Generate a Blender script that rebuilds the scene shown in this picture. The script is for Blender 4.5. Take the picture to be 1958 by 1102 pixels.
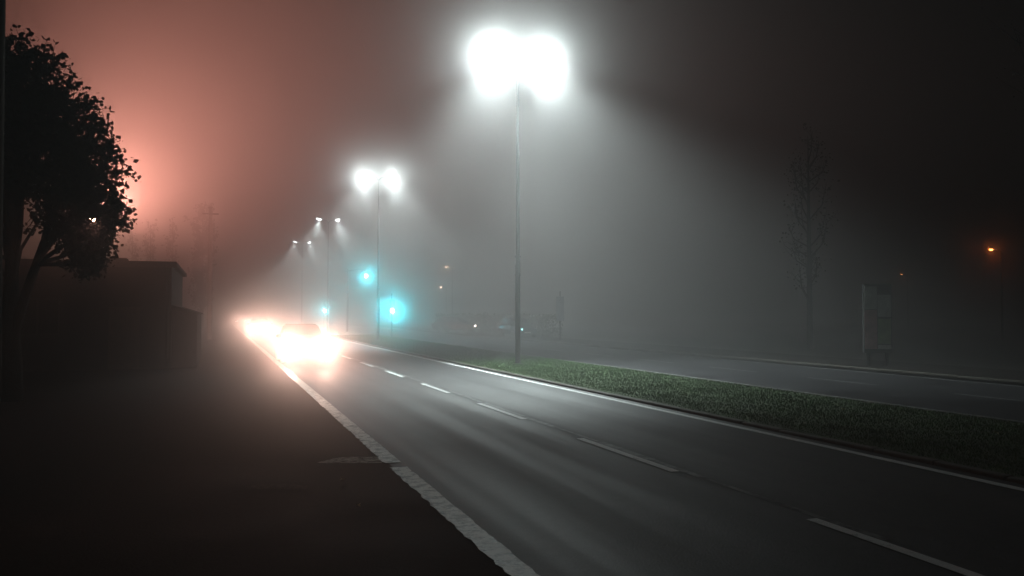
import bpy, math, random
from mathutils import Vector, Matrix

R = math.radians
scene = bpy.context.scene
col = scene.collection
for o in list(bpy.data.objects):
    bpy.data.objects.remove(o, do_unlink=True)

# ------------------------------------------------------------------ camera
cam_data = bpy.data.cameras.new("camera")
cam_data.sensor_width = 36.0
cam_data.lens = 36.0 * 1600.0 / 1958.0
cam_data.clip_start = 0.05
cam_data.clip_end = 2000.0
cam = bpy.data.objects.new("camera", cam_data)
col.objects.link(cam)
cam.location = (0.0, 0.0, 1.85)
cam.rotation_euler = (R(90 + 1.754), 0.0, R(-19.194))
scene.camera = cam

# ------------------------------------------------------------------ world: night sky, no moon
world = bpy.data.worlds.new("World")
scene.world = world
world.use_nodes = True
wn = world.node_tree.nodes
wl = world.node_tree.links
bg = wn["Background"]
sky = wn.new("ShaderNodeTexSky")
sky.sky_type = 'NISHITA'
sky.sun_disc = False
sky.sun_elevation = R(-6.0)
sky.sun_rotation = R(200.0)
wl.new(sky.outputs[0], bg.inputs[0])
bg.inputs[1].default_value = 0.01

# ------------------------------------------------------------------ exposure / engine
scene.view_settings.view_transform = 'Standard'
scene.view_settings.look = 'None'
scene.view_settings.exposure = -0.28
scene.view_settings.gamma = 1.0
scene.view_settings.use_curve_mapping = False
scene.render.engine = 'CYCLES'
cy = scene.cycles
cy.max_bounces = 6
cy.diffuse_bounces = 2
cy.glossy_bounces = 2
cy.transmission_bounces = 2
cy.volume_bounces = 0
cy.transparent_max_bounces = 8
cy.sample_clamp_indirect = 4.0
cy.sample_clamp_direct = 0.0
cy.use_denoising = True
cy.use_light_tree = True
cy.use_adaptive_sampling = False

# light and fog levels (metres, watts): one place to tune
FOG_DENSITY = 0.022
LAMP_SPOT = 23000.0        # each road lantern, downward beam
LAMP_GLOW = 800.0        # added spot at each near road lantern, aimed camerawards to build its halo
FLOOD = 500000.0           # sodium floodlight behind the building
HEAD = 1300.0             # each headlamp
SIGNAL = 900.0            # each green signal


# ------------------------------------------------------------------ helpers
def tag(o, label=None, cat=None, group=None, kind=None):
    if label: o["label"] = label
    if cat: o["category"] = cat
    if group: o["group"] = group
    if kind: o["kind"] = kind
    return o


def empty(name, loc=(0, 0, 0), rz=0.0):
    o = bpy.data.objects.new(name, None)
    col.objects.link(o)
    o.location = loc
    o.rotation_euler = (0, 0, rz)
    o.empty_display_size = 0.2
    return o


def children(o):
    return [c for c in bpy.data.objects if c.parent == o]


def copy_tree(o, parent=None):
    kids = children(o)
    c = o.copy()
    col.objects.link(c)
    c.parent = parent
    for k in kids:
        copy_tree(k, c)
    return c


class MB:
    """Collects vertices and faces; build() links them as one mesh object."""
    def __init__(self):
        self.v = []
        self.f = []

    def add(self, vs, fs):
        b = len(self.v)
        self.v += [tuple(x) for x in vs]
        self.f += [tuple(i + b for i in q) for q in fs]
        return self

    def box(self, x0, x1, y0, y1, z0, z1, M=None):
        vs = [Vector((x, y, z)) for z in (z0, z1) for y in (y0, y1) for x in (x0, x1)]
        if M: vs = [M @ p for p in vs]
        return self.add(vs, [(0, 2, 3, 1), (4, 5, 7, 6), (0, 1, 5, 4), (2, 6, 7, 3), (0, 4, 6, 2), (1, 3, 7, 5)])

    def cbox(self, x0, x1, y0, y1, z0, z1, c=0.02, M=None):
        """box with chamfered vertical and top edges"""
        ring = lambda i: [(x0 + c + i, y0 + i), (x1 - c - i, y0 + i), (x1 - i, y0 + c + i), (x1 - i, y1 - c - i),
                          (x1 - c - i, y1 - i), (x0 + c + i, y1 - i), (x0 + i, y1 - c - i), (x0 + i, y0 + c + i)]
        vs = [Vector((x, y, z0)) for x, y in ring(0)] + [Vector((x, y, z1 - c)) for x, y in ring(0)] \
            + [Vector((x, y, z1)) for x, y in ring(c * 0.7)]
        if M: vs = [M @ p for p in vs]
        fs = [tuple(range(7, -1, -1)), tuple(range(16, 24))]
        for k in (0, 8):
            fs += [(k + i, k + (i + 1) % 8, k + 8 + (i + 1) % 8, k + 8 + i) for i in range(8)]
        return self.add(vs, fs)

    def tube(self, pts, rad, n=8, cap=True):
        pts = [Vector(p) for p in pts]
        if not isinstance(rad, (list, tuple)): rad = [rad] * len(pts)
        vs, fs = [], []
        prev = None
        for i, p in enumerate(pts):
            t = (pts[min(i + 1, len(pts) - 1)] - pts[max(i - 1, 0)]).normalized()
            a = prev if prev is not None else (Vector((1, 0, 0)) if abs(t.x) < 0.9 else Vector((0, 1, 0)))
            a = (a - t * a.dot(t)).normalized()
            prev = a
            b = t.cross(a)
            for k in range(n):
                w = 2 * math.pi * k / n
                vs.append(p + (a * math.cos(w) + b * math.sin(w)) * rad[i])
        for i in range(len(pts) - 1):
            for k in range(n):
                fs.append((i * n + k, i * n + (k + 1) % n, (i + 1) * n + (k + 1) % n, (i + 1) * n + k))
        if cap:
            fs.append(tuple(range(n - 1, -1, -1)))
            fs.append(tuple((len(pts) - 1) * n + k for k in range(n)))
        return self.add(vs, fs)

    def lathe(self, prof, n=20, M=None):
        """prof: (r, z) pairs turned about z"""
        vs, fs = [], []
        for r_, z in prof:
            for k in range(n):
                w = 2 * math.pi * k / n
                p = Vector((r_ * math.cos(w), r_ * math.sin(w), z))
                vs.append(M @ p if M else p)
        for i in range(len(prof) - 1):
            for k in range(n):
                fs.append((i * n + k, i * n + (k + 1) % n, (i + 1) * n + (k + 1) % n, (i + 1) * n + k))
        fs.append(tuple(range(n - 1, -1, -1)))
        fs.append(tuple((len(prof) - 1) * n + k for k in range(n)))
        return self.add(vs, fs)

    def loft(self, rings, cap=True):
        n = len(rings[0])
        vs = [p for r_ in rings for p in r_]
        fs = []
        for i in range(len(rings) - 1):
            for k in range(n):
                fs.append((i * n + k, i * n + (k + 1) % n, (i + 1) * n + (k + 1) % n, (i + 1) * n + k))
        if cap:
            fs.append(tuple(range(n - 1, -1, -1)))
            fs.append(tuple((len(rings) - 1) * n + k for k in range(n)))
        return self.add(vs, fs)

    def mesh(self, name, mat, smooth=False):
        m = bpy.data.meshes.new(name)
        m.from_pydata(self.v, [], self.f)
        m.materials.append(mat)
        if smooth:
            m.polygons.foreach_set("use_smooth", [True] * len(m.polygons))
        m.update()
        return m

    def build(self, name, mat, parent=None, loc=(0, 0, 0), smooth=False):
        o = bpy.data.objects.new(name, self.mesh(name, mat, smooth))
        col.objects.link(o)
        o.location = loc
        if parent is not None: o.parent = parent
        return o


def light(name, kind, loc, power, color, parent, radius=0.1, size=None, blend=0.5, direction=None):
    d = bpy.data.lights.new(name, kind)
    d.energy = power
    d.color = color
    d.shadow_soft_size = radius
    if kind == 'SPOT':
        d.spot_size = R(size)
        d.spot_blend = blend
    o = bpy.data.objects.new(name, d)
    col.objects.link(o)
    o.location = loc
    if direction is not None:
        o.rotation_euler = Vector(direction).to_track_quat('-Z', 'Y').to_euler()
    o.parent = parent
    return o


# ------------------------------------------------------------------ materials
def mat_basic(name, color, rough=0.6, metal=0.0, vary=0.15, scale=8.0, bump=0.0, bscale=40.0, emit=None, estr=0.0, spec=0.5):
    m = bpy.data.materials.new(name)
    m.use_nodes = True
    nt = m.node_tree
    b = nt.nodes["Principled BSDF"]
    b.inputs["Roughness"].default_value = rough
    b.inputs["Metallic"].default_value = metal
    b.inputs["Specular IOR Level"].default_value = spec
    tc = nt.nodes.new("ShaderNodeTexCoord")
    nz = nt.nodes.new("ShaderNodeTexNoise")
    nz.inputs["Scale"].default_value = scale
    nz.inputs["Detail"].default_value = 5.0
    nt.links.new(tc.outputs["Object"], nz.inputs["Vector"])
    rp = nt.nodes.new("ShaderNodeValToRGB")
    c0 = [max(0.0, c * (1 - vary)) for c in color]
    c1 = [min(1.0, c * (1 + vary)) for c in color]
    rp.color_ramp.elements[0].color = (*c0, 1)
    rp.color_ramp.elements[1].color = (*c1, 1)
    rp.color_ramp.elements[0].position = 0.3
    rp.color_ramp.elements[1].position = 0.7
    nt.links.new(nz.outputs[0], rp.inputs[0])
    nt.links.new(rp.outputs[0], b.inputs["Base Color"])
    if bump > 0:
        n2 = nt.nodes.new("ShaderNodeTexNoise")
        n2.inputs["Scale"].default_value = bscale
        n2.inputs["Detail"].default_value = 4.0
        nt.links.new(tc.outputs["Object"], n2.inputs["Vector"])
        bp = nt.nodes.new("ShaderNodeBump")
        bp.inputs["Strength"].default_value = bump
        bp.inputs["Distance"].default_value = 0.02
        nt.links.new(n2.outputs[0], bp.inputs["Height"])
        nt.links.new(bp.outputs[0], b.inputs["Normal"])
    if emit:
        b.inputs["Emission Color"].default_value = (*emit, 1)
        b.inputs["Emission Strength"].default_value = estr
    return m


def mat_asphalt(name, color, rough0, rough1, lanes=True, bump=0.35, spec=0.5):
    """damp asphalt: fine stone relief, patches, wheel tracks polished smoother than the lane middle"""
    m = bpy.data.materials.new(name)
    m.use_nodes = True
    nt = m.node_tree
    L = nt.links.new
    b = nt.nodes["Principled BSDF"]
    b.inputs["Specular IOR Level"].default_value = spec
    tc = nt.nodes.new("ShaderNodeTexCoord")
    grain = nt.nodes.new("ShaderNodeTexNoise")
    grain.inputs["Scale"].default_value = 45.0
    grain.inputs["Detail"].default_value = 3.0
    L(tc.outputs["Object"], grain.inputs["Vector"])
    patch = nt.nodes.new("ShaderNodeTexNoise")
    patch.inputs["Scale"].default_value = 0.55
    patch.inputs["Detail"].default_value = 6.0
    L(tc.outputs["Object"], patch.inputs["Vector"])
    mp = nt.nodes.new("ShaderNodeMapping")
    mp.inputs["Scale"].default_value = (1.6, 0.05, 1.0)
    L(tc.outputs["Object"], mp.inputs["Vector"])
    track = nt.nodes.new("ShaderNodeTexNoise")
    track.inputs["Scale"].default_value = 1.0
    track.inputs["Detail"].default_value = 2.0
    L(mp.outputs[0], track.inputs["Vector"])
    mix = nt.nodes.new("ShaderNodeMath")
    mix.operation = 'ADD'
    L(grain.outputs[0], mix.inputs[0])
    L(patch.outputs[0], mix.inputs[1])
    rp = nt.nodes.new("ShaderNodeValToRGB")
    rp.color_ramp.elements[0].position = 0.40
    rp.color_ramp.elements[1].position = 0.60
    rp.color_ramp.elements[0].color = (*[c * 0.4 for c in color], 1)
    rp.color_ramp.elements[1].color = (*[c * 1.8 for c in color], 1)
    mid = nt.nodes.new("ShaderNodeTexNoise")
    mid.inputs["Scale"].default_value = 9.0
    mid.inputs["Detail"].default_value = 6.0
    mid.inputs["Roughness"].default_value = 0.75
    L(tc.outputs["Object"], mid.inputs["Vector"])
    mix2 = nt.nodes.new("ShaderNodeMath")
    mix2.operation = 'ADD'
    L(mix.outputs[0], mix2.inputs[0])
    L(mid.outputs[0], mix2.inputs[1])
    mix = mix2
    half = nt.nodes.new("ShaderNodeMath")
    half.operation = 'MULTIPLY'
    half.inputs[1].default_value = 0.3333
    L(mix.outputs[0], half.inputs[0])
    L(half.outputs[0], rp.inputs[0])
    L(rp.outputs[0], b.inputs["Base Color"])
    rr = nt.nodes.new("ShaderNodeMapRange")
    rr.inputs["From Min"].default_value = 0.36
    rr.inputs["From Max"].default_value = 0.64
    rr.inputs["To Min"].default_value = rough0
    rr.inputs["To Max"].default_value = rough1
    L((track if lanes else patch).outputs[0], rr.inputs["Value"])
    L(rr.outputs[0], b.inputs["Roughness"])
    bp = nt.nodes.new("ShaderNodeBump")
    bp.inputs["Strength"].default_value = bump
    bp.inputs["Distance"].default_value = 0.012
    L(mix.outputs[0], bp.inputs["Height"])
    L(bp.outputs[0], b.inputs["Normal"])
    return m


def mat_paint(name, paint, under, wear, rough=0.5, scale=9.0, spec=0.25):
    """road paint worn through to the asphalt in spots"""
    m = bpy.data.materials.new(name)
    m.use_nodes = True
    nt = m.node_tree
    L = nt.links.new
    b = nt.nodes["Principled BSDF"]
    b.inputs["Roughness"].default_value = rough
    b.inputs["Specular IOR Level"].default_value = spec
    tc = nt.nodes.new("ShaderNodeTexCoord")
    nz = nt.nodes.new("ShaderNodeTexNoise")
    nz.inputs["Scale"].default_value = scale
    nz.inputs["Detail"].default_value = 8.0
    nz.inputs["Roughness"].default_value = 0.7
    L(tc.outputs["Object"], nz.inputs["Vector"])
    rp = nt.nodes.new("ShaderNodeValToRGB")
    rp.color_ramp.elements[0].position = max(0.0, wear - 0.06)
    rp.color_ramp.elements[1].position = wear + 0.08
    rp.color_ramp.elements[0].color = (*under, 1)
    rp.color_ramp.elements[1].color = (*paint, 1)
    L(nz.outputs[0], rp.inputs[0])
    L(rp.outputs[0], b.inputs["Base Color"])
    return m


M = {}
M['asphalt'] = mat_asphalt("damp_asphalt", (0.026, 0.027, 0.029), 0.56, 0.72)
M['asphalt2'] = mat_asphalt("far_asphalt", (0.022, 0.022, 0.024), 0.85, 0.95, spec=0.06)
M['pavement'] = mat_asphalt("pavement_asphalt", (0.014, 0.012, 0.011), 0.8, 0.95, lanes=False, bump=0.5, spec=0.03)
M['soil'] = mat_basic("verge_soil", (0.025, 0.055, 0.008), 0.9, vary=0.5, scale=3.0, bump=0.6, bscale=30)
M['ground'] = mat_basic("rough_ground", (0.04, 0.04, 0.025), 0.95, vary=0.4, scale=0.8, bump=0.5, bscale=12)
M['grass'] = mat_basic("grass_blades", (0.018, 0.085, 0.004), 0.9, vary=0.4, scale=2.2, spec=0.08)
M['paint_new'] = mat_paint("lane_paint", (0.80, 0.81, 0.80), (0.16, 0.16, 0.16), 0.36)
M['paint_edge'] = mat_paint("edge_line_paint", (0.68, 0.69, 0.68), (0.2, 0.2, 0.2), 0.34)
M['paint_old'] = mat_paint("old_lane_paint", (0.24, 0.25, 0.25), (0.05, 0.05, 0.05), 0.50, scale=5.0)
M['paint_left'] = mat_paint("worn_kerbside_paint", (0.62, 0.60, 0.54), (0.10, 0.09, 0.075), 0.45, scale=7.0)
M['paint_patch'] = mat_paint("worn_pavement_paint", (0.50, 0.49, 0.44), (0.04, 0.037, 0.032), 0.47, rough=0.9, scale=12.0, spec=0.05)
M['paint_faint'] = mat_paint("nearly_gone_paint", (0.09, 0.075, 0.06), (0.022, 0.018, 0.016), 0.53, rough=0.9, scale=12.0, spec=0.05)
M['kerb'] = mat_basic("kerb_concrete", (0.05, 0.045, 0.035), 0.85, vary=0.35, scale=5, bump=0.4, bscale=60)
M['galv'] = mat_basic("dark_painted_steel", (0.014, 0.014, 0.015), 0.85, metal=0.0, vary=0.25, scale=4, spec=0.1)
M['housing'] = mat_basic("lantern_housing", (0.22, 0.22, 0.23), 0.45, vary=0.1)
M['lens'] = mat_basic("lantern_bowl_lit", (0.9, 0.9, 0.9), 0.3, emit=(0.93, 1.0, 1.0), estr=60.0)
M['sodium_lens'] = mat_basic("sodium_glass_lit", (0.9, 0.6, 0.4), 0.3, emit=(1.0, 0.62, 0.42), estr=80.0)
M['amber_lens'] = mat_basic("amber_lamp_glass_lit", (0.9, 0.5, 0.2), 0.3, emit=(1.0, 0.22, 0.05), estr=60.0)
M['faint_lens'] = mat_basic("faint_amber_glass_lit", (0.9, 0.5, 0.2), 0.3, emit=(1.0, 0.35, 0.12), estr=10.0)
M['warm_lens'] = mat_basic("warm_lamp_glass_lit", (0.9, 0.7, 0.5), 0.3, emit=(1.0, 0.68, 0.48), estr=60.0)
M['head_lens'] = mat_basic("headlamp_glass_lit", (0.9, 0.9, 0.9), 0.15, emit=(1.0, 0.80, 0.66), estr=60.0)
M['tail_lens'] = mat_basic("tail_lamp_lit", (0.7, 0.05, 0.03), 0.2, emit=(1.0, 0.45, 0.40), estr=200.0)
M['dim_tail'] = mat_basic("tail_lamp_unlit", (0.35, 0.01, 0.01), 0.2)
M['dim_head'] = mat_basic("headlamp_unlit", (0.55, 0.57, 0.6), 0.12)
M['green_lens'] = mat_basic("green_signal_lit", (0.1, 0.7, 0.6), 0.3, emit=(0.3, 1.0, 1.0), estr=400.0)
M['cyan_emit'] = mat_basic("cyan_dot_emissive", (0.5, 0.8, 0.8), 0.2, emit=(0.35, 0.95, 1.0), estr=14.0)  # small emissive cyan discs on the parked car's nose
M['red_off'] = mat_basic("red_signal_unlit", (0.10, 0.008, 0.006), 0.25)
M['amber_off'] = mat_basic("amber_signal_unlit", (0.12, 0.05, 0.005), 0.25)
M['black'] = mat_basic("black_plastic", (0.02, 0.02, 0.021), 0.5, vary=0.2)
M['rubber'] = mat_basic("tyre_rubber", (0.018, 0.018, 0.018), 0.85, bump=0.3)
M['rim'] = mat_basic("alloy_rim", (0.45, 0.45, 0.46), 0.3, metal=0.8)
M['glass'] = mat_basic("car_glass", (0.015, 0.018, 0.02), 0.06, vary=0.05)
M['plate'] = mat_basic("number_plate_white", (0.7, 0.7, 0.68), 0.5)
M['bark'] = mat_basic("tree_bark", (0.028, 0.021, 0.017), 0.95, vary=0.4, scale=10, bump=0.8, bscale=25)
M['leaf'] = mat_basic("autumn_dark_leaf", (0.028, 0.024, 0.012), 0.75, vary=0.4, scale=3)
M['leaf_far'] = mat_basic("poplar_leaf", (0.03, 0.03, 0.016), 0.6, vary=0.4, scale=3)
M['hedge'] = mat_basic("hedge_leaf", (0.04, 0.06, 0.025), 0.6, vary=0.4, scale=3)
M['render'] = mat_basic("dark_brick", (0.035, 0.026, 0.022), 0.9, vary=0.3, scale=1.6, bump=0.35, bscale=18)  # one plain brick tone, lowered so the front stays dark
M['brick'] = mat_basic("brick_annexe", (0.045, 0.028, 0.022), 0.85, vary=0.35, scale=6, bump=0.4)
M['roofing'] = mat_basic("bitumen_roof", (0.05, 0.04, 0.038), 0.85, vary=0.3, scale=4, bump=0.4)
M['fascia'] = mat_basic("painted_fascia", (0.10, 0.05, 0.04), 0.6, vary=0.2)
M['wood'] = mat_basic("brown_door_wood", (0.11, 0.07, 0.045), 0.6, vary=0.3, scale=6)
M['wframe'] = mat_basic("window_frame_paint", (0.07, 0.055, 0.045), 0.6)
M['concrete'] = mat_basic("pole_concrete", (0.10, 0.09, 0.08), 0.85, vary=0.25, scale=3, bump=0.3)
M['tarwood'] = mat_basic("tarred_pole_wood", (0.05, 0.035, 0.025), 0.85, vary=0.4, scale=6, bump=0.5)
M['poster_a'] = mat_basic("poster_pink_print", (0.45, 0.27, 0.27), 0.4, vary=0.35, scale=4)
M['poster_b'] = mat_basic("poster_grey_print", (0.42, 0.44, 0.40), 0.4, vary=0.3, scale=5)
M['poster_c'] = mat_basic("poster_green_print", (0.26, 0.36, 0.18), 0.4, vary=0.35, scale=6)
M['poster_w'] = mat_basic("poster_white_strip", (0.66, 0.66, 0.62), 0.4, vary=0.1)
M['pale'] = mat_basic("pale_sign_face", (0.40, 0.43, 0.48), 0.5, vary=0.08)
M['dead_leaf'] = mat_basic("fallen_leaf_pale", (0.75, 0.68, 0.45), 0.6, vary=0.3, scale=30)

rng = random.Random(7)

# ------------------------------------------------------------------ setting: ground, roads, pavements
GX0, GX1, GY0, GY1 = -170.0, 190.0, -50.0, 330.0


def sheet(name, x0, x1, y0, y1, z, mat, parent=None):
    return MB().add([(x0, y0, z), (x1, y0, z), (x1, y1, z), (x0, y1, z)], [(0, 1, 2, 3)]).build(name, mat, parent)


tag(sheet("ground", GX0, GX1, GY0, GY1, -0.02, M['ground']), kind='structure')
pavement = tag(sheet("pavement", -14.0, 1.975, -45.0, 320.0, 0.006, M['pavement']), kind='structure')
road = tag(sheet("road", 1.88, 8.22, -45.0, 320.0, 0.002, M['asphalt']), kind='structure')
far_road = tag(sheet("far_road", 12.62, 19.4, -45.0, 320.0, 0.002, M['asphalt2']), kind='structure')
far_pavement = tag(MB().box(19.55, 23.0, -45.0, 320.0, -0.019, 0.12).build("far_pavement", M['pavement']), kind='structure')
median = tag(MB().box(8.35, 12.47, -45.0, 320.0, -0.019, 0.045).build("median_verge", M['soil']), kind='structure')

# lane dashes: 2.75 m of paint, 5.13 m apart
dash_mesh = MB().add([(-0.06, 0, 0), (0.06, 0, 0), (0.06, 2.75, 0), (-0.06, 2.75, 0)], [(0, 1, 2, 3)]).mesh("lane_dash", M['paint_new'])
old_dash_mesh = dash_mesh.copy()
old_dash_mesh.materials[0] = M['paint_old']
for k in range(-1, 40):
    d = bpy.data.objects.new("lane_dash", dash_mesh)
    col.objects.link(d)
    d.location = (5.03, 3.52 + 5.13 * k, 0.010)
    d.parent = road
    d = bpy.data.objects.new("lane_dash", old_dash_mesh)
    col.objects.link(d)
    d.location = (16.0, 1.9 + 5.13 * k, 0.010)
    d.parent = far_road
# ghost of an older centre line, just beside the new one
mb = MB()
y = 5.5
while y < 60:
    w0, w1 = 5.12 + rng.uniform(-.02, .02), 5.22 + rng.uniform(-.03, .03)
    y2 = y + rng.uniform(0.8, 1.6)
    mb.add([(w0, y, 0), (w1, y, 0), (w1 + rng.uniform(-.02, .02), y2, 0), (w0, y2, 0)], [(0, 1, 2, 3)])
    y = y2 + rng.uniform(0.0, 0.25)
mb.build("old_centre_line", M['paint_old'], road, (0, 0, 0.006))
sheet("edge_line", 7.88, 8.02, -45.0, 320.0, 0.010, M['paint_edge'], road)
sheet("edge_line", 12.85, 12.97, -45.0, 320.0, 0.010, M['paint_old'], far_road)
sheet("edge_line", 19.05, 19.17, -45.0, 320.0, 0.010, M['paint_old'], far_road)

# worn kerbside line on the left: straight on the road side, ragged on the pavement side, broken by a crack at 10.3 m
def ragged_strip(y0, y1, xa, xb, step, jit):
    m_ = MB()
    vs, fs = [], []
    y_ = y0
    while True:
        j = rng.uniform(-jit, jit * 0.6) if y_ < 45 else 0
        vs += [(xa + j, y_, 0), (xb + rng.uniform(-.008, .008), y_, 0)]
        if y_ >= y1: break
        y_ = min(y1, y_ + step * (1 if y_ < 40 else 12))
    for i in range(len(vs) // 2 - 1):
        fs.append((2 * i, 2 * i + 1, 2 * i + 3, 2 * i + 2))
    return m_.add(vs, fs)


ragged_strip(-10.0, 9.98, 1.935, 2.135, 0.10, 0.02).build("edge_line", M['paint_left'], road, (0, 0, 0.012))
ragged_strip(10.30, 300.0, 1.93, 2.135, 0.10, 0.02).build("edge_line", M['paint_left'], road, (0, 0, 0.012))
# spilled wedge of paint running off the line on to the pavement
mb = MB()
wedge = [(1.90, 10.34), (1.93, 10.78), (1.72, 10.86), (1.55, 10.92), (1.38, 10.86), (1.22, 10.70), (1.14, 10.62), (1.24, 10.54), (1.40, 10.50), (1.62, 10.42), (1.78, 10.36)]
mb.add([(x, y, 0) for x, y in wedge], [tuple(range(len(wedge)))])
mb.build("paint_patch", M['paint_patch'], pavement, (0, 0, 0.010))
mb = MB()
fp = [(0.30, 9.25), (0.52, 9.18), (0.86, 9.05), (0.90, 9.22), (0.70, 9.42), (0.44, 9.50), (0.28, 9.42)]
mb.add([(x, y, 0) for x, y in fp], [tuple(range(len(fp)))])
mb.build("paint_patch", M['paint_faint'], pavement, (0, 0, 0.010))

# kerbs of separate stones along the near stretch, one long run beyond
stone_mesh = MB().cbox(-0.065, 0.065, 0.008, 0.992, 0.0, 0.055, 0.014).mesh("kerb_stone", M['kerb'])
for kx, top in ((8.285, 0.0), (12.535, 0.0), (19.475, 0.077)):
    far = MB().cbox(kx - .065, kx + .065, 60.0, 320.0, -0.015, 0.055 + top, 0.018).build("kerb", M['kerb'])
    tag(far, kind='structure')
    for k in range(3, 60):
        s = bpy.data.objects.new("kerb_stone", stone_mesh)
        col.objects.link(s)
        s.location = (kx + rng.uniform(-.006, .006), float(k), top - 0.002 + rng.uniform(-.006, .006))
        s.rotation_euler = (rng.uniform(-.006, .006), 0, rng.uniform(-.008, .008))
        s.parent = far

# grass on the median
mb = MB()
vs, fs = [], []
def blade(x, y_, z, h, w):
    a = rng.uniform(0, 6.283)
    ca, sa = math.cos(a) * w, math.sin(a) * w
    lx, ly = rng.uniform(-.5, .5) * h, rng.uniform(-.5, .5) * h
    b = len(vs)
    vs.extend([(x - ca, y_ - sa, z), (x + ca, y_ + sa, z), (x + lx * .4 + ca * .6, y_ + ly * .4 + sa * .6, z + h * .6), (x + lx, y_ + ly, z + h)])
    fs.extend([(b, b + 1, b + 2), (b, b + 2, b + 3)])
for i in range(150000):
    y_ = 5.0 + 65.0 * rng.random() ** 1.9
    x = rng.uniform(8.37, 12.45)
    tuft = 0.55 + 0.45 * math.sin(x * 3.1 + 1.7 * math.sin(y_ * 1.3)) * math.sin(y_ * 2.3 + 0.6 * x)
    edge = min(1.0, (x - 8.33) / 0.35)
    k = 1.0 + y_ * 0.02
    blade(x, y_, 0.044, (0.014 + 0.030 * tuft * rng.random() + 0.010 * rng.random()) * (0.5 + 0.5 * edge) * k, 0.0035 * k * (1 + y_ * .02))
mb.v, mb.f = vs, fs
grass = mb.build("grass", M['grass'])
tag(grass, "short damp green grass growing along the median strip", "grass", kind='stuff')


# ------------------------------------------------------------------ twin-arm road lights on the median
WHITE = (0.87, 1.0, 0.99)
def make_street_light():
    root = empty("street_light")
    H = 10.9
    MB().lathe([(0.19, 0.0), (0.19, 0.03), (0.12, 0.05)], 16).build("base_plate", M['galv'], root)
    MB().tube([(0, 0, 0.05), (0, 0, 3.5), (0, 0, 3.62), (0, 0, 7.4), (0, 0, 7.5), (0, 0, H)], [0.095, 0.088, 0.072, 0.062, 0.052, 0.045], 14).build("mast", M['galv'], root, smooth=True)
    MB().cbox(-0.05, 0.05, -0.105, -0.080, 0.55, 1.05, 0.01).build("service_door", M['galv'], root)
    for s in (-1, 1):
        pts = [(0, 0, H - 0.12), (s * 0.12, 0, H + 0.06), (s * 0.36, 0, H + 0.16), (s * 0.60, 0, H + 0.23)]
        MB().tube(pts, [0.036, 0.034, 0.031, 0.029], 10).build("arm", M['galv'], root, smooth=True)
        Mx = Matrix.Translation((s * 0.86, 0, H + 0.29)) @ Matrix.Rotation(-s * R(14), 4, 'Y')
        rings = []
        for t, hw, z0, z1 in ((-.36, .05, -.03, .04), (-.28, .11, -.05, .07), (-.05, .16, -.055, .11), (.22, .15, -.055, .10), (.36, .10, -.05, .06), (.40, .05, -.035, .02)):
            rings.append([Mx @ Vector((s * t, hw * math.cos(w), (z0 + z1) / 2 + (z1 - z0) / 2 * math.sin(w))) for w in [6.28318 * k / 12 for k in range(12)]])
        hd = MB().loft(rings).build("lantern", M['housing'], root, smooth=True)
        bowl = []
        for t, hw, dz in ((-.20, .05, .01), (-.14, .11, .07), (.02, .13, .10), (.18, .11, .07), (.26, .04, .01)):
            bowl.append([Mx @ Vector((s * t, hw * math.cos(w), -0.05 - dz * math.sin(w))) for w in [3.14159 * k / 8 for k in range(9)]])
        MB().loft(bowl, cap=False).build("lamp_bowl", M['lens'], hd, smooth=True)
        p = Mx @ Vector((s * 0.03, 0, -0.24))
        light("lantern_beam", 'SPOT', p, LAMP_SPOT, WHITE, root, 0.10, 82 if s < 0 else 88, 0.85, (s * (0.16 if s < 0 else 0.20), -0.30 if s < 0 else -0.36, -1.0))
        light("lantern_glow", 'SPOT', p, LAMP_GLOW, WHITE, root, 0.10, 74, 0.6, (-0.30, -1.0, -0.30))
    return root


light_labels = ["nearest twin-arm street light with glaring white lanterns, on the grass median",
                "second twin-arm street light along the median, behind the green signals' left pole",
                "third twin-arm street light, small white lanterns fading in the fog",
                "farthest twin-arm street light, two faint dots in the fog"]
light_labels[1] = "second twin-arm street light along the median, slim mast beside the large green signal"
proto = make_street_light()
lights = [proto] + [copy_tree(proto) for k in range(3)]
for k, o in enumerate(lights):
    o.location = (10.0, 28.1 + 28.0 * k, 0.044)
    for c_ in children(o):
        if c_.type == 'LIGHT':
            if k >= 2 and 'glow' in c_.name:
                bpy.data.objects.remove(c_, do_unlink=True)
                continue
            c_.data = c_.data.copy()
            c_.data.energy *= ((1.08, 1.05, 1.3, 1.3) if 'beam' in c_.name else (1.8, 0.9))[k]
    tag(o, light_labels[k], "street light", "street lights along the median")
# sign seen edge-on, strapped to the nearest mast
sg = empty("traffic_sign", (10.0, 28.1, 3.1))
MB().lathe([(0.30, -0.006), (0.30, 0.006)], 24, Matrix.Translation((0, -0.13, 0.45)) @ Matrix.Rotation(R(78), 4, 'Z') @ Matrix.Rotation(R(90), 4, 'X')).build("sign_plate", M['galv'], sg)
for z in (0.12, 0.78):
    MB().lathe([(0.10, z - .02), (0.10, z + .02)], 14).build("clamp", M['galv'], sg)
MB().cbox(-0.02, 0.02, -0.125, -0.09, 0.08, 0.82, 0.006).build("bracket", M['galv'], sg)
tag(sg, "small round sign seen edge-on, clamped to the nearest street light mast", "sign")

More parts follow.
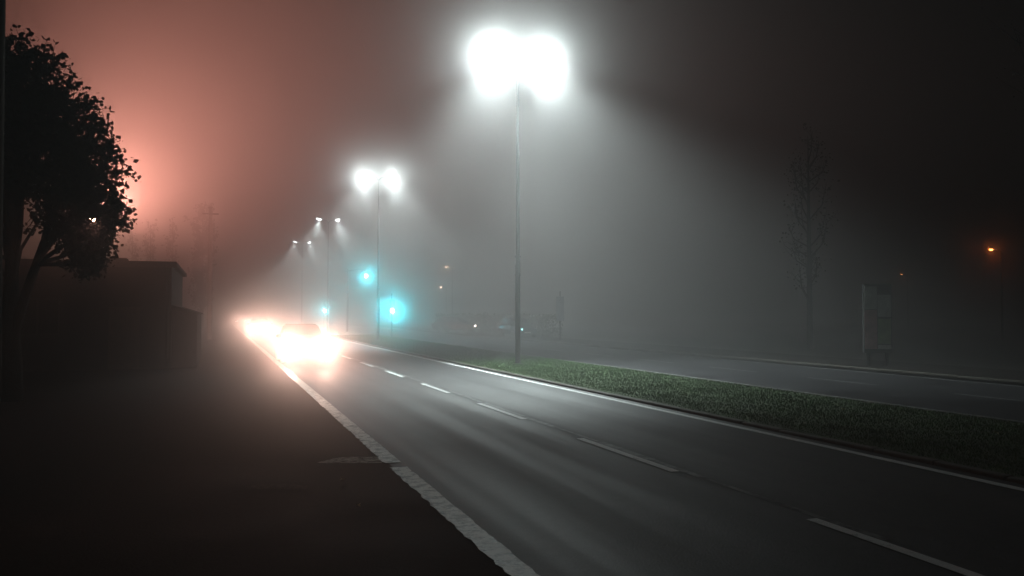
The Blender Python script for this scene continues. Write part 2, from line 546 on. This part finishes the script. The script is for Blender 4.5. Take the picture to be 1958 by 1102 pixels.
# ------------------------------------------------------------------ green traffic signals
GREEN = (0.0, 0.80, 1.0)
def signal_head(parent, loc):
    x, y, z = loc      # centre of the green lens
    body = MB().cbox(x - 0.18, x + 0.18, y + 0.02, y + 0.26, z - 0.18, z + 0.80, 0.03).build("signal_head", M['black'], parent)
    for i, mt in enumerate(('green_lens', 'amber_off', 'red_off')):
        cz = z + 0.30 * i
        MB().lathe([(0.135, 0.0), (0.115, 0.024), (0.06, 0.04), (0.01, 0.045)], 18, Matrix.Translation((x, y + 0.018, cz)) @ Matrix.Rotation(R(90), 4, 'X')).build("lens", M[mt], body, smooth=True)
        hood = MB()
        ring = [(x + 0.145 * math.cos(w), cz + 0.145 * math.sin(w)) for w in [R(-20 + 220 * k / 14) for k in range(15)]]
        vs_ = [(a, y + 0.02, b) for a, b in ring] + [(a, y - 0.16, b) for a, b in ring] + [((a - x) * .95 + x, y + 0.02, (b - cz) * .95 + cz) for a, b in ring] + [((a - x) * .95 + x, y - 0.16, (b - cz) * .95 + cz) for a, b in ring]
        n = 15
        hood.add(vs_, [(k, k + 1, n + k + 1, n + k) for k in range(n - 1)] + [(2 * n + k, 3 * n + k, 3 * n + k + 1, 2 * n + k + 1) for k in range(n - 1)] + [(n + k, n + k + 1, 3 * n + k + 1, 3 * n + k) for k in range(n - 1)])
        hood.build("visor", M['black'], body)
    light("signal_glow", 'POINT', (x, y - 0.34, z), SIGNAL, GREEN, parent, 0.10)
    return body


s1 = empty("traffic_signal", (12.0, 61.5, 0.044))
MB().tube([(0, 0.14, 0), (0, 0.14, 3.3)], 0.055, 12).build("pole", M['galv'], s1, smooth=True)
signal_head(s1, (0.0, -0.16, 2.02))
tag(s1, "large green traffic signal on a pole just right of the second mast", "traffic light", "green traffic signals")
s2 = empty("traffic_signal", (12.1, 85.2, 0.044))
MB().tube([(0, 0, 0), (0, 0, 3), (0, 0, 6.3)], [0.11, 0.09, 0.07], 12).build("pole", M['galv'], s2, smooth=True)
MB().tube([(0, 0, 6.1), (1.0, 0, 6.3), (2.2, 0, 6.35)], [0.06, 0.05, 0.045], 10).build("mast_arm", M['galv'], s2, smooth=True)
signal_head(s2, (1.82, -0.15, 5.62))
tag(s2, "green traffic signal hung high from a cantilever arm, the uppermost of the three", "traffic light", "green traffic signals")
s3 = empty("traffic_signal", (11.46, 99.8, 0.044))
MB().tube([(0, 0.14, 0), (0, 0.14, 3.3)], 0.055, 12).build("pole", M['galv'], s3, smooth=True)
signal_head(s3, (0.0, -0.16, 2.15))
tag(s3, "small far green traffic signal above the car headlights, leftmost of the three", "traffic light", "green traffic signals")


# ------------------------------------------------------------------ cars
HEADCOL = (1.0, 0.60, 0.47)
def make_car(paint, lit):
    """car facing -Y, origin on the ground at the nose centre"""
    root = empty("car")
    mp = mat_basic("car_paint_%d" % len(bpy.data.materials), paint, 0.25, metal=0.2, vary=0.05)
    secs = [(0.00, .60, .36, .58), (0.06, .72, .28, .68), (0.30, .83, .22, .76), (0.75, .87, .20, .86), (1.30, .88, .20, .94), (2.2, .885, .20, .96),
            (3.3, .88, .20, .98), (3.9, .85, .24, .97), (4.18, .78, .30, .90), (4.26, .64, .40, .78)]
    rings = []
    for y, hw, z0, z1 in secs:
        ring = []
        for k in range(20):
            w = 2 * math.pi * k / 20
            c, s = math.cos(w), math.sin(w)
            ring.append(((abs(c) ** .45) * math.copysign(hw, c), y, (z0 + z1) / 2 + (abs(s) ** .5) * math.copysign((z1 - z0) / 2, s)))
        rings.append(ring)
    body = MB().loft(rings).build("body", mp, root, smooth=True)
    cab = [(1.22, .76, .74, .93, .935), (1.95, .78, .58, .93, 1.36), (2.35, .78, .60, .93, 1.44), (3.1, .78, .60, .94, 1.44), (3.55, .77, .58, .95, 1.36), (4.02, .74, .70, .95, .965)]
    cr = [[(-b, y, z0), (-(b * .35 + t * .65), y, z0 + (z1 - z0) * .8), (-t * .9, y, z1), (t * .9, y, z1), ((b * .35 + t * .65), y, z0 + (z1 - z0) * .8), (b, y, z0)] for y, b, t, z0, z1 in cab]
    MB().loft(cr).build("cabin", mp, root)
    o = 0.008
    MB().add([(-.66, 1.34, 1.005), (.66, 1.34, 1.005), (.52, 1.90, 1.335), (-.52, 1.90, 1.335)], [(0, 1, 2, 3)]).add([], []).build("windscreen", M['glass'], root, (0, -o * 2, o * 2))
    MB().add([(-.62, 3.95, 1.03), (.62, 3.95, 1.03), (.50, 3.58, 1.33), (-.50, 3.58, 1.33)], [(3, 2, 1, 0)]).build("rear_window", M['glass'], root, (0, o * 2, o * 2))
    for s in (-1, 1):
        for ya, yb, yc, yd in ((1.62, 2.02, 2.52, 2.52), (2.58, 2.58, 3.40, 3.78)):
            def side(y, fz):
                return (s * (0.775 - 0.14 * fz + 0.012), y, 0.965 + 0.33 * fz)
            MB().add([side(ya, 0.02), side(yd, 0.02), side(yc, 0.9), side(yb, 0.9)], [(0, 1, 2, 3) if s > 0 else (3, 2, 1, 0)]).build("side_window", M['glass'], root)
        MB().cbox(s * .92 - .09, s * .92 + .09, 1.52, 1.62, 0.93, 1.06, 0.02).build("mirror", mp, root)
        for yw in (0.82, 3.38):
            T = Matrix.Translation((s * 0.80, yw, 0.315)) @ Matrix.Rotation(R(90) * s, 4, 'Y')
            wh = MB().lathe([(0.20, -0.10), (0.29, -0.10), (0.312, -0.07), (0.315, 0.0), (0.312, 0.07), (0.29, 0.10), (0.20, 0.10)], 24, T).build("wheel", M['rubber'], root, smooth=True)
            MB().lathe([(0.205, 0.09), (0.19, 0.104), (0.06, 0.085), (0.04, 0.11)], 20, T).build("rim", M['rim'], wh, smooth=True)
        hl = MB().lathe([(0.105, 0.0), (0.10, 0.05), (0.06, 0.075), (0.01, 0.08)], 18, Matrix.Translation((s * 0.62, 0.14, 0.62)) @ Matrix.Rotation(R(90), 4, 'X') @ Matrix.Diagonal((1.25, 0.85, 1, 1))).build(
            "headlight", M['head_lens'] if lit == 'head' else M['dim_head'], root, smooth=True)
        MB().cbox(s * .66 - .11, s * .66 + .11, 4.20, 4.262, 0.66, 0.82, 0.02).build("tail_light", M['tail_lens'] if lit == 'tail' else M['dim_tail'], root)
        if lit == 'head':
            light("headlight_beam", 'SPOT', (s * 0.62, -0.06, 0.62), HEAD, HEADCOL, root, 0.07, 30, 1.0, (0.03, -1, -0.01))
    MB().cbox(-.42, .42, -0.012, 0.10, 0.44, 0.56, 0.015).build("grille", M['black'], root)
    MB().cbox(-.26, .26, -0.022, -0.012, 0.335, 0.435, 0.003).build("number_plate", M['plate'], root)
    MB().cbox(-.70, .70, 0.02, 0.20, 0.235, 0.32, 0.02).build("bumper", M['black'], root)
    return root


cars = [((3.02, 31.6), 0.0, (0.02, 0.02, 0.022), 'head', "nearest oncoming car hidden behind its dazzling headlights in the left lane"),
        ((3.10, 71.0), 0.0, (0.04, 0.05, 0.08), 'head', "second oncoming car, separate smaller glare left of the nearest car"),
        ((2.95, 136.5), 0.0, (0.3, 0.3, 0.3), 'head', "farthest oncoming car, a pair of tiny headlight dots at the far left end"),
        ((13.7, 182.0), 0.0, (0.05, 0.05, 0.05), 'tail', "distant car driving away, faint pair of tail lights above the headlight glare"),
        ((20.6, 55.8), 0.0, (0.06, 0.08, 0.10), 'none', "parked dark car with pale cyan dots, behind the nearest mast's foot"),
        ((22.0, 72.5), 0.9, (0.10, 0.10, 0.11), 'none', "parked car showing one white lamp between the two nearest masts")]
car_objs = []
for (x, y), rz, paint, lit, lab in cars:
    c = make_car(paint, lit)
    c.location = (x, y, 0.122 if x > 19.6 else 0.003)
    c.rotation_euler = (0, 0, rz)
    tag(c, lab, "car", "oncoming cars" if lit == 'head' else None)
    car_objs.append(c)
MB().lathe([(0.05, 0), (0.045, 0.02), (0.01, 0.03)], 12, Matrix.Translation((-0.66, 0.0, 0.50)) @ Matrix.Rotation(R(90), 4, 'X')).build("cyan_dot", M['cyan_emit'], car_objs[4])
MB().lathe([(0.05, 0), (0.045, 0.02), (0.01, 0.03)], 12, Matrix.Translation((-0.42, -0.02, 0.60)) @ Matrix.Rotation(R(90), 4, 'X')).build("cyan_dot", M['cyan_emit'], car_objs[4])
MB().lathe([(0.08, 0), (0.07, 0.03), (0.02, 0.05)], 14, Matrix.Translation((-0.62, 0.04, 0.62)) @ Matrix.Rotation(R(90), 4, 'X')).build("side_lamp", M['head_lens'], car_objs[5])

# ------------------------------------------------------------------ building on the left with its annexe
b = empty("building", (-1.56, 30.2, 0.0))
W_, D_, HH = 11.5, 8.5, 3.44
MB().box(-W_, 0, 0, D_, 0, HH).build("wall", M['render'], b)
rf = MB().box(-W_ - .2, 0.16, -0.22, D_ + .2, HH + 0.002, HH + 0.13).build("roof", M['roofing'], b)
MB().box(-W_ - .2, 0.165, -0.245, -0.222, HH - 0.06, HH + 0.14).build("fascia", M['fascia'], rf)
MB().cbox(-2.15, -1.50, 1.2, 1.9, HH + 0.13, HH + 0.32, 0.03).build("roof_vent", M['roofing'], rf)
MB().tube([(-0.12, -0.06, HH - 0.05), (-0.12, -0.06, 0.1)], 0.045, 8).build("downpipe", M['galv'], b)
MB().box(-1.9, -0.95, -0.03, -0.004, 0.02, 2.08).build("door", M['wood'], b)
for wx in (-4.6, -7.4, -10.4):
    w = MB().box(wx, wx + 1.3, -0.035, -0.004, 1.15, 2.35).build("window", M['wframe'], b)
    for i in range(2):
        MB().box(wx + .06 + i * .62, wx + .62 + i * .62, -0.042, -0.037, 1.22, 2.28).build("pane", M['glass'], w)
    MB().box(wx - .06, wx + 1.36, -0.09, -0.005, 1.07, 1.13).build("sill", M['kerb'], w)
an = MB()
an.add([(0.004, .4, 0), (0.80, .4, 0), (0.80, 7.5, 0), (0.004, 7.5, 0), (0.004, .4, 2.10), (0.80, .4, 1.84), (0.80, 7.5, 1.84), (0.004, 7.5, 2.10)],
       [(0, 3, 2, 1), (0, 1, 5, 4), (1, 2, 6, 5), (2, 3, 7, 6), (3, 0, 4, 7)]).build("annexe_wall", M['brick'], b)
MB().add([(0.006, .3, 2.102), (0.86, .3, 1.826), (0.86, 7.6, 1.826), (0.006, 7.6, 2.102), (0.006, .3, 2.15), (0.86, .3, 1.874), (0.86, 7.6, 1.874), (0.006, 7.6, 2.15)],
         [(0, 3, 2, 1), (0, 1, 5, 4), (1, 2, 6, 5), (2, 3, 7, 6), (3, 0, 4, 7), (4, 5, 6, 7)]).build("annexe_roof", M['roofing'], b)
tag(b, "low dark flat-roofed building with a lean-to annexe, left of the road", "building")

# ------------------------------------------------------------------ sodium floodlight behind the building
fl = empty("floodlight", (-6.62, 51.1, -0.02))
MB().tube([(0, 0, 0), (0, 0, 3.5), (0, 0, 7.3)], [0.10, 0.085, 0.06], 12).build("mast", M['galv'], fl, smooth=True)
MB().cbox(-0.30, 0.30, -0.30, -0.06, 6.93, 7.38, 0.03).build("lamp_housing", M['housing'], fl)
MB().box(-0.25, 0.25, -0.315, -0.302, 6.97, 7.33).build("lamp_glass", M['sodium_lens'], fl)
light("floodlight_beam", 'SPOT', (0, -0.40, 7.15), FLOOD, (1.0, 0.385, 0.29), fl, 0.20, 152, 0.7, (0.20, 0.42, 0.30))
light("floodlight_glow", 'POINT', (0, -0.55, 7.15), 1700.0, (1.0, 0.45, 0.32), fl, 0.20)
tag(fl, "glaring orange floodlight behind the leafy tree and the low building", "floodlight")


# ------------------------------------------------------------------ trees
def leaf_face(vs_, fs_, p, size, rg, droop=0.3):
    n = Vector((rg.gauss(0, 1), rg.gauss(0, 1), rg.gauss(0, 1))).normalized()
    a = n.orthogonal().normalized()
    a = (Matrix.Rotation(rg.uniform(0, 6.28), 3, n) @ a + Vector((0, 0, -droop))).normalized()
    c = n.cross(a).normalized()
    i = len(vs_)
    L_, Wd = size, size * rg.uniform(0.32, 0.46)
    vs_ += [tuple(p), tuple(p + a * L_ * .4 + c * Wd + n * L_ * .08), tuple(p + a * L_ * .75 + c * Wd * .6 + n * L_ * .05), tuple(p + a * L_),
            tuple(p + a * L_ * .75 - c * Wd * .6 + n * L_ * .05), tuple(p + a * L_ * .4 - c * Wd + n * L_ * .08)]
    fs_ += [(i, i + 1, i + 2, i + 3), (i, i + 3, i + 4, i + 5)]


def big_tree():
    """broad leafy tree by the pavement: rx/ry measured from the trunk foot"""
    rg = random.Random(21)
    root = empty("leafy_tree", (-4.2, 20.3, 0.0))
    right = Vector((0.944, -0.329, 0))
    fwd = Vector((0.329, 0.944, 0))
    # crown lobes: (metres to the right, height, metres back, radius)
    lobes = [(0.00, 7.15, 0.0, 0.90), (0.55, 6.6, -0.3, 0.85), (1.05, 6.0, 0.2, 0.80), (0.1, 6.1, -0.6, 1.1), (1.35, 5.35, -0.2, 0.85), (1.70, 4.75, 0.1, 0.75),
             (0.6, 5.1, -0.6, 1.2), (1.55, 4.05, 0.1, 0.80), (1.98, 3.95, 0.0, 0.45), (1.65, 3.45, 0.0, 0.55), (-0.6, 5.6, 0.2, 1.4), (-1.5, 4.6, 0.4, 1.5), (-1.4, 6.2, 0.6, 1.3),
             (0.5, 4.3, 0.5, 0.9), (-0.4, 4.4, -0.5, 0.8), (-1.8, 3.6, 0, 1.1), (1.25, 3.75, -.4, .6), (1.72, 3.08, 0, .40), (1.35, 3.1, .2, .45)]
    tb = MB()
    tb.tube([(0, 0, 0), (0.03, 0.02, 0.8), (-0.02, 0.0, 1.9), (0.0, 0.0, 3.0), (-.1, .05, 4.6), (0, 0, 6.2)], [0.26, 0.19, 0.16, 0.13, 0.09, 0.03], 10)
    tb.tube([Vector((0, 0, 1.3)), right * 0.35 + Vector((0, 0, 2.4)), right * 0.68 + Vector((0, 0, 3.4)), right * 0.95 + Vector((0, 0, 4.8))], [0.13, 0.10, 0.075, 0.03], 8)
    for u, v, dd, r_ in lobes:
        c = right * u + fwd * dd + Vector((0, 0, v))
        st = Vector((0, 0, min(v - 0.6, rg.uniform(2.2, 3.4)))) if u < 0.9 else right * 0.5 + Vector((0, 0, 2.9))
        mid = (st + c) / 2 + Vector((rg.uniform(-.2, .2), rg.uniform(-.2, .2), -0.1))
        tb.tube([st, mid, c], [0.055, 0.038, 0.012], 6)
        for k in range(7):
            e = c + Vector((rg.gauss(0, 1), rg.gauss(0, 1), rg.gauss(0, .8))).normalized() * r_ * rg.uniform(.75, 1.05)
            tb.tube([c * .75 + mid * .25, (c + e) / 2 + Vector((0, 0, .06)), e], [0.018, 0.012, 0.004], 5, cap=False)
    tb.build("trunk", M['bark'], root, smooth=True)
    vs_, fs_ = [], []
    tw = MB()
    for u, v, dd, r_ in lobes:
        c = right * u + fwd * dd + Vector((0, 0, v))
        for k in range(int(150 * r_ * r_) + 20):
            d = Vector((rg.gauss(0, 1), rg.gauss(0, 1), rg.gauss(0, 1))).normalized()
            q = c + d * r_ * (rg.random() ** 0.45)
            uu = q.dot(right)
            # thinner foliage low in the middle, where the light behind shows through
            if q.z < 4.35 and -1.2 < uu < 1.1 and rg.random() < 0.86: continue
            if rg.random() < 0.75:
                e1 = q + (q - c) * rg.uniform(.10, .28) + Vector((rg.gauss(0, .05), rg.gauss(0, .05), rg.gauss(0, .05)))
                s0 = q.lerp(c, .45)
                tw.tube([s0, q + Vector((0, 0, .03)), e1], [0.010, 0.006, 0.002], 4, cap=False)
            for j in range(14):
                p = q + Vector((rg.gauss(0, .095), rg.gauss(0, .095), rg.gauss(0, .09)))
                # a gap in the leaves
                dv = p.dot(fwd)
                if math.hypot(p.dot(right) - 1.72 + 0.5 * dv, p.z - 3.85 - 0.115 * dv) < 0.085: continue
                leaf_face(vs_, fs_, p, rg.uniform(0.05, 0.145), rg)
    m_ = MB()
    m_.v, m_.f = vs_, fs_
    m_.build("crown", M['leaf'], root)
    tw.build("twigs", M['bark'], root)
    tag(root, "big dark leafy tree in front of the orange glow at the left", "tree")
    return root


big_tree()


def column_tree(name, loc, H, rad, nleaf, seed, label, group, leafsize=0.22, first=1.2, mat='leaf_far', lean=0.0):
    rg = random.Random(seed)
    root = empty(name, loc)
    tb = MB()
    tb.tube([(0, 0, 0), (lean * .3, 0, H * .35), (lean * .7, 0, H * .7), (lean, 0, H)], [0.014 * H, 0.011 * H, 0.006 * H, 0.01], 8)
    tips = []
    nb = int(10 + H * 1.5)
    for k in range(nb):
        z = first + (H * 0.9 - first) * k / nb
        a = rg.uniform(0, 6.28)
        z += rg.uniform(-.35, .35)
        rr = rad * math.sin(math.pi * min(1, 0.15 + 0.85 * (z - first) / (H - first))) ** .6 * rg.uniform(.6, 1.1)
        up = rg.uniform(1.2, 2.6) * (H / 14)
        st = Vector((lean * z / H, 0, z))
        e = st + Vector((rr * math.cos(a), rr * math.sin(a), up))
        mid = (st + e) / 2 + Vector((rr * .25 * math.cos(a), rr * .25 * math.sin(a), -up * .1))
        tb.tube([st, mid, e], [0.004 * H, 0.0026 * H, 0.008], 5, cap=False)
        tips += [(mid, e)]
        for q in range(4):
            f_ = rg.uniform(.35, .95)
            b0 = st.lerp(mid, f_ * 2) if f_ < .5 else mid.lerp(e, f_ * 2 - 1)
            b1 = b0 + Vector((rg.gauss(0, .45) * rad * .6, rg.gauss(0, .45) * rad * .6, rg.uniform(.3, 1.0) * H / 14))
            tb.tube([b0, b0.lerp(b1, .5) + Vector((rg.gauss(0, .05), rg.gauss(0, .05), -.03)), b1], [0.0016 * H, 0.0011 * H, 0.004], 4, cap=False)
            tips += [(b0, b1)]
    tb.build("trunk", M['bark'], root, smooth=True)
    vs_, fs_ = [], []
    for k in range(nleaf):
        a_, e_ = tips[rg.randrange(len(tips))]
        p = a_.lerp(e_, rg.random() ** .7 * 1.1) + Vector((rg.gauss(0, .16), rg.gauss(0, .16), rg.gauss(0, .2)))
        leaf_face(vs_, fs_, p, leafsize * rg.uniform(.7, 1.3), rg)
    m_ = MB()
    m_.v, m_.f = vs_, fs_
    m_.build("crown", M[mat], root)
    tag(root, label, "tree", group)
    return root


column_tree("poplar_tree", (-1.9, 96.0, -0.02), 13.2, 1.3, 2600, 3, "tall foggy poplar just right of the grey utility pole, behind the building", "poplars behind the building", 0.3)
far_poplars = [(-10.6, 92.0, 9.6, 0.7, "leftmost slender poplar rising faintly above the building roof"),
               (-8.6, 93.5, 10.2, 0.6, "second slender poplar from the left above the building roof"),
               (-6.7, 91.0, 11.0, 0.6, "third slender poplar from the left above the building roof"),
               (-4.7, 92.5, 11.2, 0.6, "slender poplar directly above the building's right roof corner")]
for i, (x, y, H, rd, lab) in enumerate(far_poplars):
    column_tree("poplar_tree", (x, y, -0.02), H, rd, 420, 40 + i, lab, "poplars behind the building", 0.26)
right_trees = [(29.8, 37.1, 11.5, 1.3, 700, "slim dark tree in the gloom left of the poster cabinet"),
               (36.0, 26.0, 24.5, 3.0, 1500, "tall nearly black tree at the right, right of the poster cabinet")]
for i, (x, y, H, rd, n_, lab) in enumerate(right_trees):
    column_tree("roadside_tree", (x, y, -0.02), H, rd, n_, 60 + i, lab, "roadside trees on the right", 0.13, 2.4, mat='leaf')

# hedge beyond the far pavement
hg = empty("hedge", (24.4, 60.0, -0.02))
rg = random.Random(5)
vs_, fs_ = [], []
for k in range(6500):
    y_ = rg.uniform(0, 36)
    t_ = rg.uniform(0, 1)
    hh = 1.55 + 0.12 * math.sin(y_ * 1.1) + 0.1 * math.sin(y_ * 2.7)
    x_, z_ = (rg.uniform(-.55, .55), hh + rg.gauss(0, .05)) if t_ < .35 else (rg.choice((-1, 1)) * .55 + rg.gauss(0, .06), rg.uniform(.05, hh))
    leaf_face(vs_, fs_, Vector((x_, y_, z_)), rg.uniform(.14, .26), rg)
m_ = MB(); m_.v, m_.f = vs_, fs_
m_.build("foliage", M['hedge'], hg)
tb = MB()
for k in range(36):
    tb.tube([(0, .5 + k, 0), (rg.uniform(-.1, .1), .5 + k, .8), (rg.uniform(-.3, .3), .5 + k + rg.uniform(-.3, .3), 1.5)], [.04, .03, .01], 5)
tb.build("stems", M['bark'], hg)
tag(hg, "low dark hedge along the far side of the road behind the parked cars", "hedge")

# ------------------------------------------------------------------ poles, far lamps
up = empty("utility_pole", (-0.75, 64.0, -0.02))
MB().tube([(0, 0, 0), (0, 0, 9.5)], [0.19, 0.13], 10).build("shaft", M['concrete'], up, smooth=True)
MB().lathe([(0.15, 9.5), (0.15, 9.56), (0.05, 9.6)], 10).build("cap", M['concrete'], up)
MB().cbox(-0.55, 0.55, -0.2, -0.12, 9.0, 9.1, 0.01).build("crossarm", M['galv'], up)
tag(up, "grey concrete utility pole standing in the fog beyond the building", "pole")

tp = empty("timber_pole", (-3.56, 15.9, 0.0))
MB().tube([(0, 0, 0), (0.0, 0, 4), (0, 0, 9.2)], [0.14, 0.12, 0.095], 12).build("shaft", M['tarwood'], tp, smooth=True)
MB().lathe([(0.10, 9.2), (0.04, 9.3)], 12).build("cap", M['galv'], tp)
tag(tp, "dark timber pole cut off by the left picture edge beside the leafy tree", "pole")


def side_lamp(loc, H, lens, power, color, label, arm=-0.9, group=None):
    root = empty("street_lamp", loc)
    MB().tube([(0, 0, 0), (0, 0, H * .6), (0, 0, H)], [0.08, 0.06, 0.045], 10).build("mast", M['galv'], root, smooth=True)
    MB().tube([(0, 0, H - .02), (arm * .5, 0, H + .18), (arm, 0, H + .2)], 0.03, 8).build("arm", M['galv'], root, smooth=True)
    hd = MB().cbox(arm - .28, arm + .2, -.12, .12, H + .14, H + .26, .03).build("lantern", M['housing'], root)
    MB().lathe([(0.05, H + .02), (0.11, H + .06), (0.12, H + .138)], 14, Matrix.Translation((arm - .05, 0, 0))).build("lamp_bowl", M[lens], hd, smooth=True)
    light("lantern_glow", 'SPOT', (arm - .05, 0, H - .06), power, color, root, 0.08, 165, 0.8, (0, -.25, -1))
    tag(root, label, "street lamp", group)
    return root


side_lamp((53.0, 45.2, -0.02), 6.35, 'amber_lens', 50.0, (1.0, 0.16, 0.03), "small amber street lamp alone in the dark at the far right", group="far side-street lamps")
side_lamp((85.4, 86.9, -0.02), 6.9, 'faint_lens', 60.0, (1.0, 0.24, 0.05), "very faint amber lamp dot just right of the poster cabinet's top", group="far side-street lamps")
side_lamp((34.0, 125.9, -0.02), 9.0, 'warm_lens', 500.0, (1.0, 0.55, 0.36), "tiny warm white lamp high between the two nearest masts", group="far side-street lamps")
side_lamp((36.2, 138.0, -0.02), 6.3, 'warm_lens', 300.0, (1.0, 0.55, 0.36), "fainter warm lamp just below the other lamp between the two nearest masts", group="far side-street lamps")

# ------------------------------------------------------------------ poster cabinet and sign on the far pavement
pc = empty("poster_cabinet", (20.75, 22.45, 0.12), R(-26))
MB().cbox(-0.46, 0.46, -0.07, 0.07, 0.42, 2.72, 0.02).build("case", M['black'], pc)
for s in (-1, 1):
    MB().cbox(s * .30 - .05, s * .30 + .05, -0.05, 0.05, 0.0, 0.42, 0.01).build("leg", M['galv'], pc)
MB().box(-0.42, -0.02, -0.082, -0.072, 0.55, 1.85).build("poster", M['poster_a'], pc)
MB().box(-0.42, -0.02, -0.082, -0.072, 1.87, 2.64).build("poster", M['poster_b'], pc)
MB().box(0.00, 0.42, -0.082, -0.072, 1.62, 2.36).build("poster", M['poster_b'], pc)
MB().box(0.00, 0.42, -0.082, -0.072, 0.72, 1.56).build("poster", M['poster_c'], pc)
MB().box(0.00, 0.42, -0.082, -0.072, 0.55, 0.69).build("poster", M['poster_w'], pc)
tag(pc, "dim upright poster cabinet on legs on the far pavement at the right", "poster cabinet")

bs = empty("bus_stop_sign", (21.07, 50.9, 0.12), R(-20))
MB().tube([(0, 0.06, 0), (0, 0.06, 3.2)], 0.035, 10).build("pole", M['galv'], bs, smooth=True)
MB().cbox(-0.25, 0.25, -0.02, 0.02, 1.25, 2.85, 0.01).build("board", M['pale'], bs)
tag(bs, "pale upright sign board on a pole right of the nearest mast", "sign")

# ------------------------------------------------------------------ fallen leaves
def fallen_leaf(loc, size, rz, label, tilt):
    m_ = MB()
    o = []
    for k in range(10):
        w = 2 * math.pi * k / 10
        r_ = size * (1.0 if k % 2 == 0 else 0.55) * (1.15 if k == 0 else 1)
        o.append((r_ * math.cos(w), r_ * .8 * math.sin(w), 0.012 * math.cos(2 * w) + 0.012))
    m_.add([(0, 0, 0.004)] + o, [(0, 1 + k, 1 + (k + 1) % 10) for k in range(10)])
    ob = m_.build("fallen_leaf", M['dead_leaf'], None, loc)
    ob.rotation_euler = (R(tilt), R(tilt * .5), rz)
    tag(ob, label, "leaf", "fallen leaves")
    return ob


fallen_leaf((10.75, 9.30, 0.10), 0.055, 0.3, "pale fallen leaf on the grass at the lower right edge", 25)
fallen_leaf((10.75, 12.50, 0.10), 0.055, 1.3, "pale fallen leaf on the grass under the poster cabinet", 20)
fallen_leaf((1.29, 9.41, 0.010), 0.035, 2.0, "small pale leaf on the dark pavement just below the paint wedge", 8)
fallen_leaf((1.26, 8.10, 0.010), 0.035, 0.8, "small pale leaf on the dark pavement nearest the camera", 6)

# ------------------------------------------------------------------ fog
fog = MB().box(GX0 - 4, GX1 + 4, GY0 - 4, GY1 + 4, -1.0, 27.0).build("haze", bpy.data.materials.new("fog_air"))
tag(fog, "even pale night fog filling the whole street", "fog", kind='stuff')
fm = fog.data.materials[0]
fm.use_nodes = True
fm.cycles.volume_sampling = 'MULTIPLE_IMPORTANCE'
fm.cycles.homogeneous_volume = True
nt = fm.node_tree
nt.nodes.clear()
out = nt.nodes.new("ShaderNodeOutputMaterial")
lobes = ((0.50, 0.97), (0.08, 0.70), (0.42, 0.05))      # fog droplets: sharp forward peak, broad lobe, weak side scatter
last = None
for dens, g in lobes:
    pv = nt.nodes.new("ShaderNodeVolumePrincipled")
    pv.inputs["Color"].default_value = (0.92, 0.92, 0.92, 1)
    pv.inputs["Density"].default_value = FOG_DENSITY * dens
    pv.inputs["Anisotropy"].default_value = g
    if last is None:
        last = pv
    else:
        add = nt.nodes.new("ShaderNodeAddShader")
        nt.links.new(last.outputs[0], add.inputs[0])
        nt.links.new(pv.outputs[0], add.inputs[1])
        last = add
nt.links.new(last.outputs[0], out.inputs["Volume"])
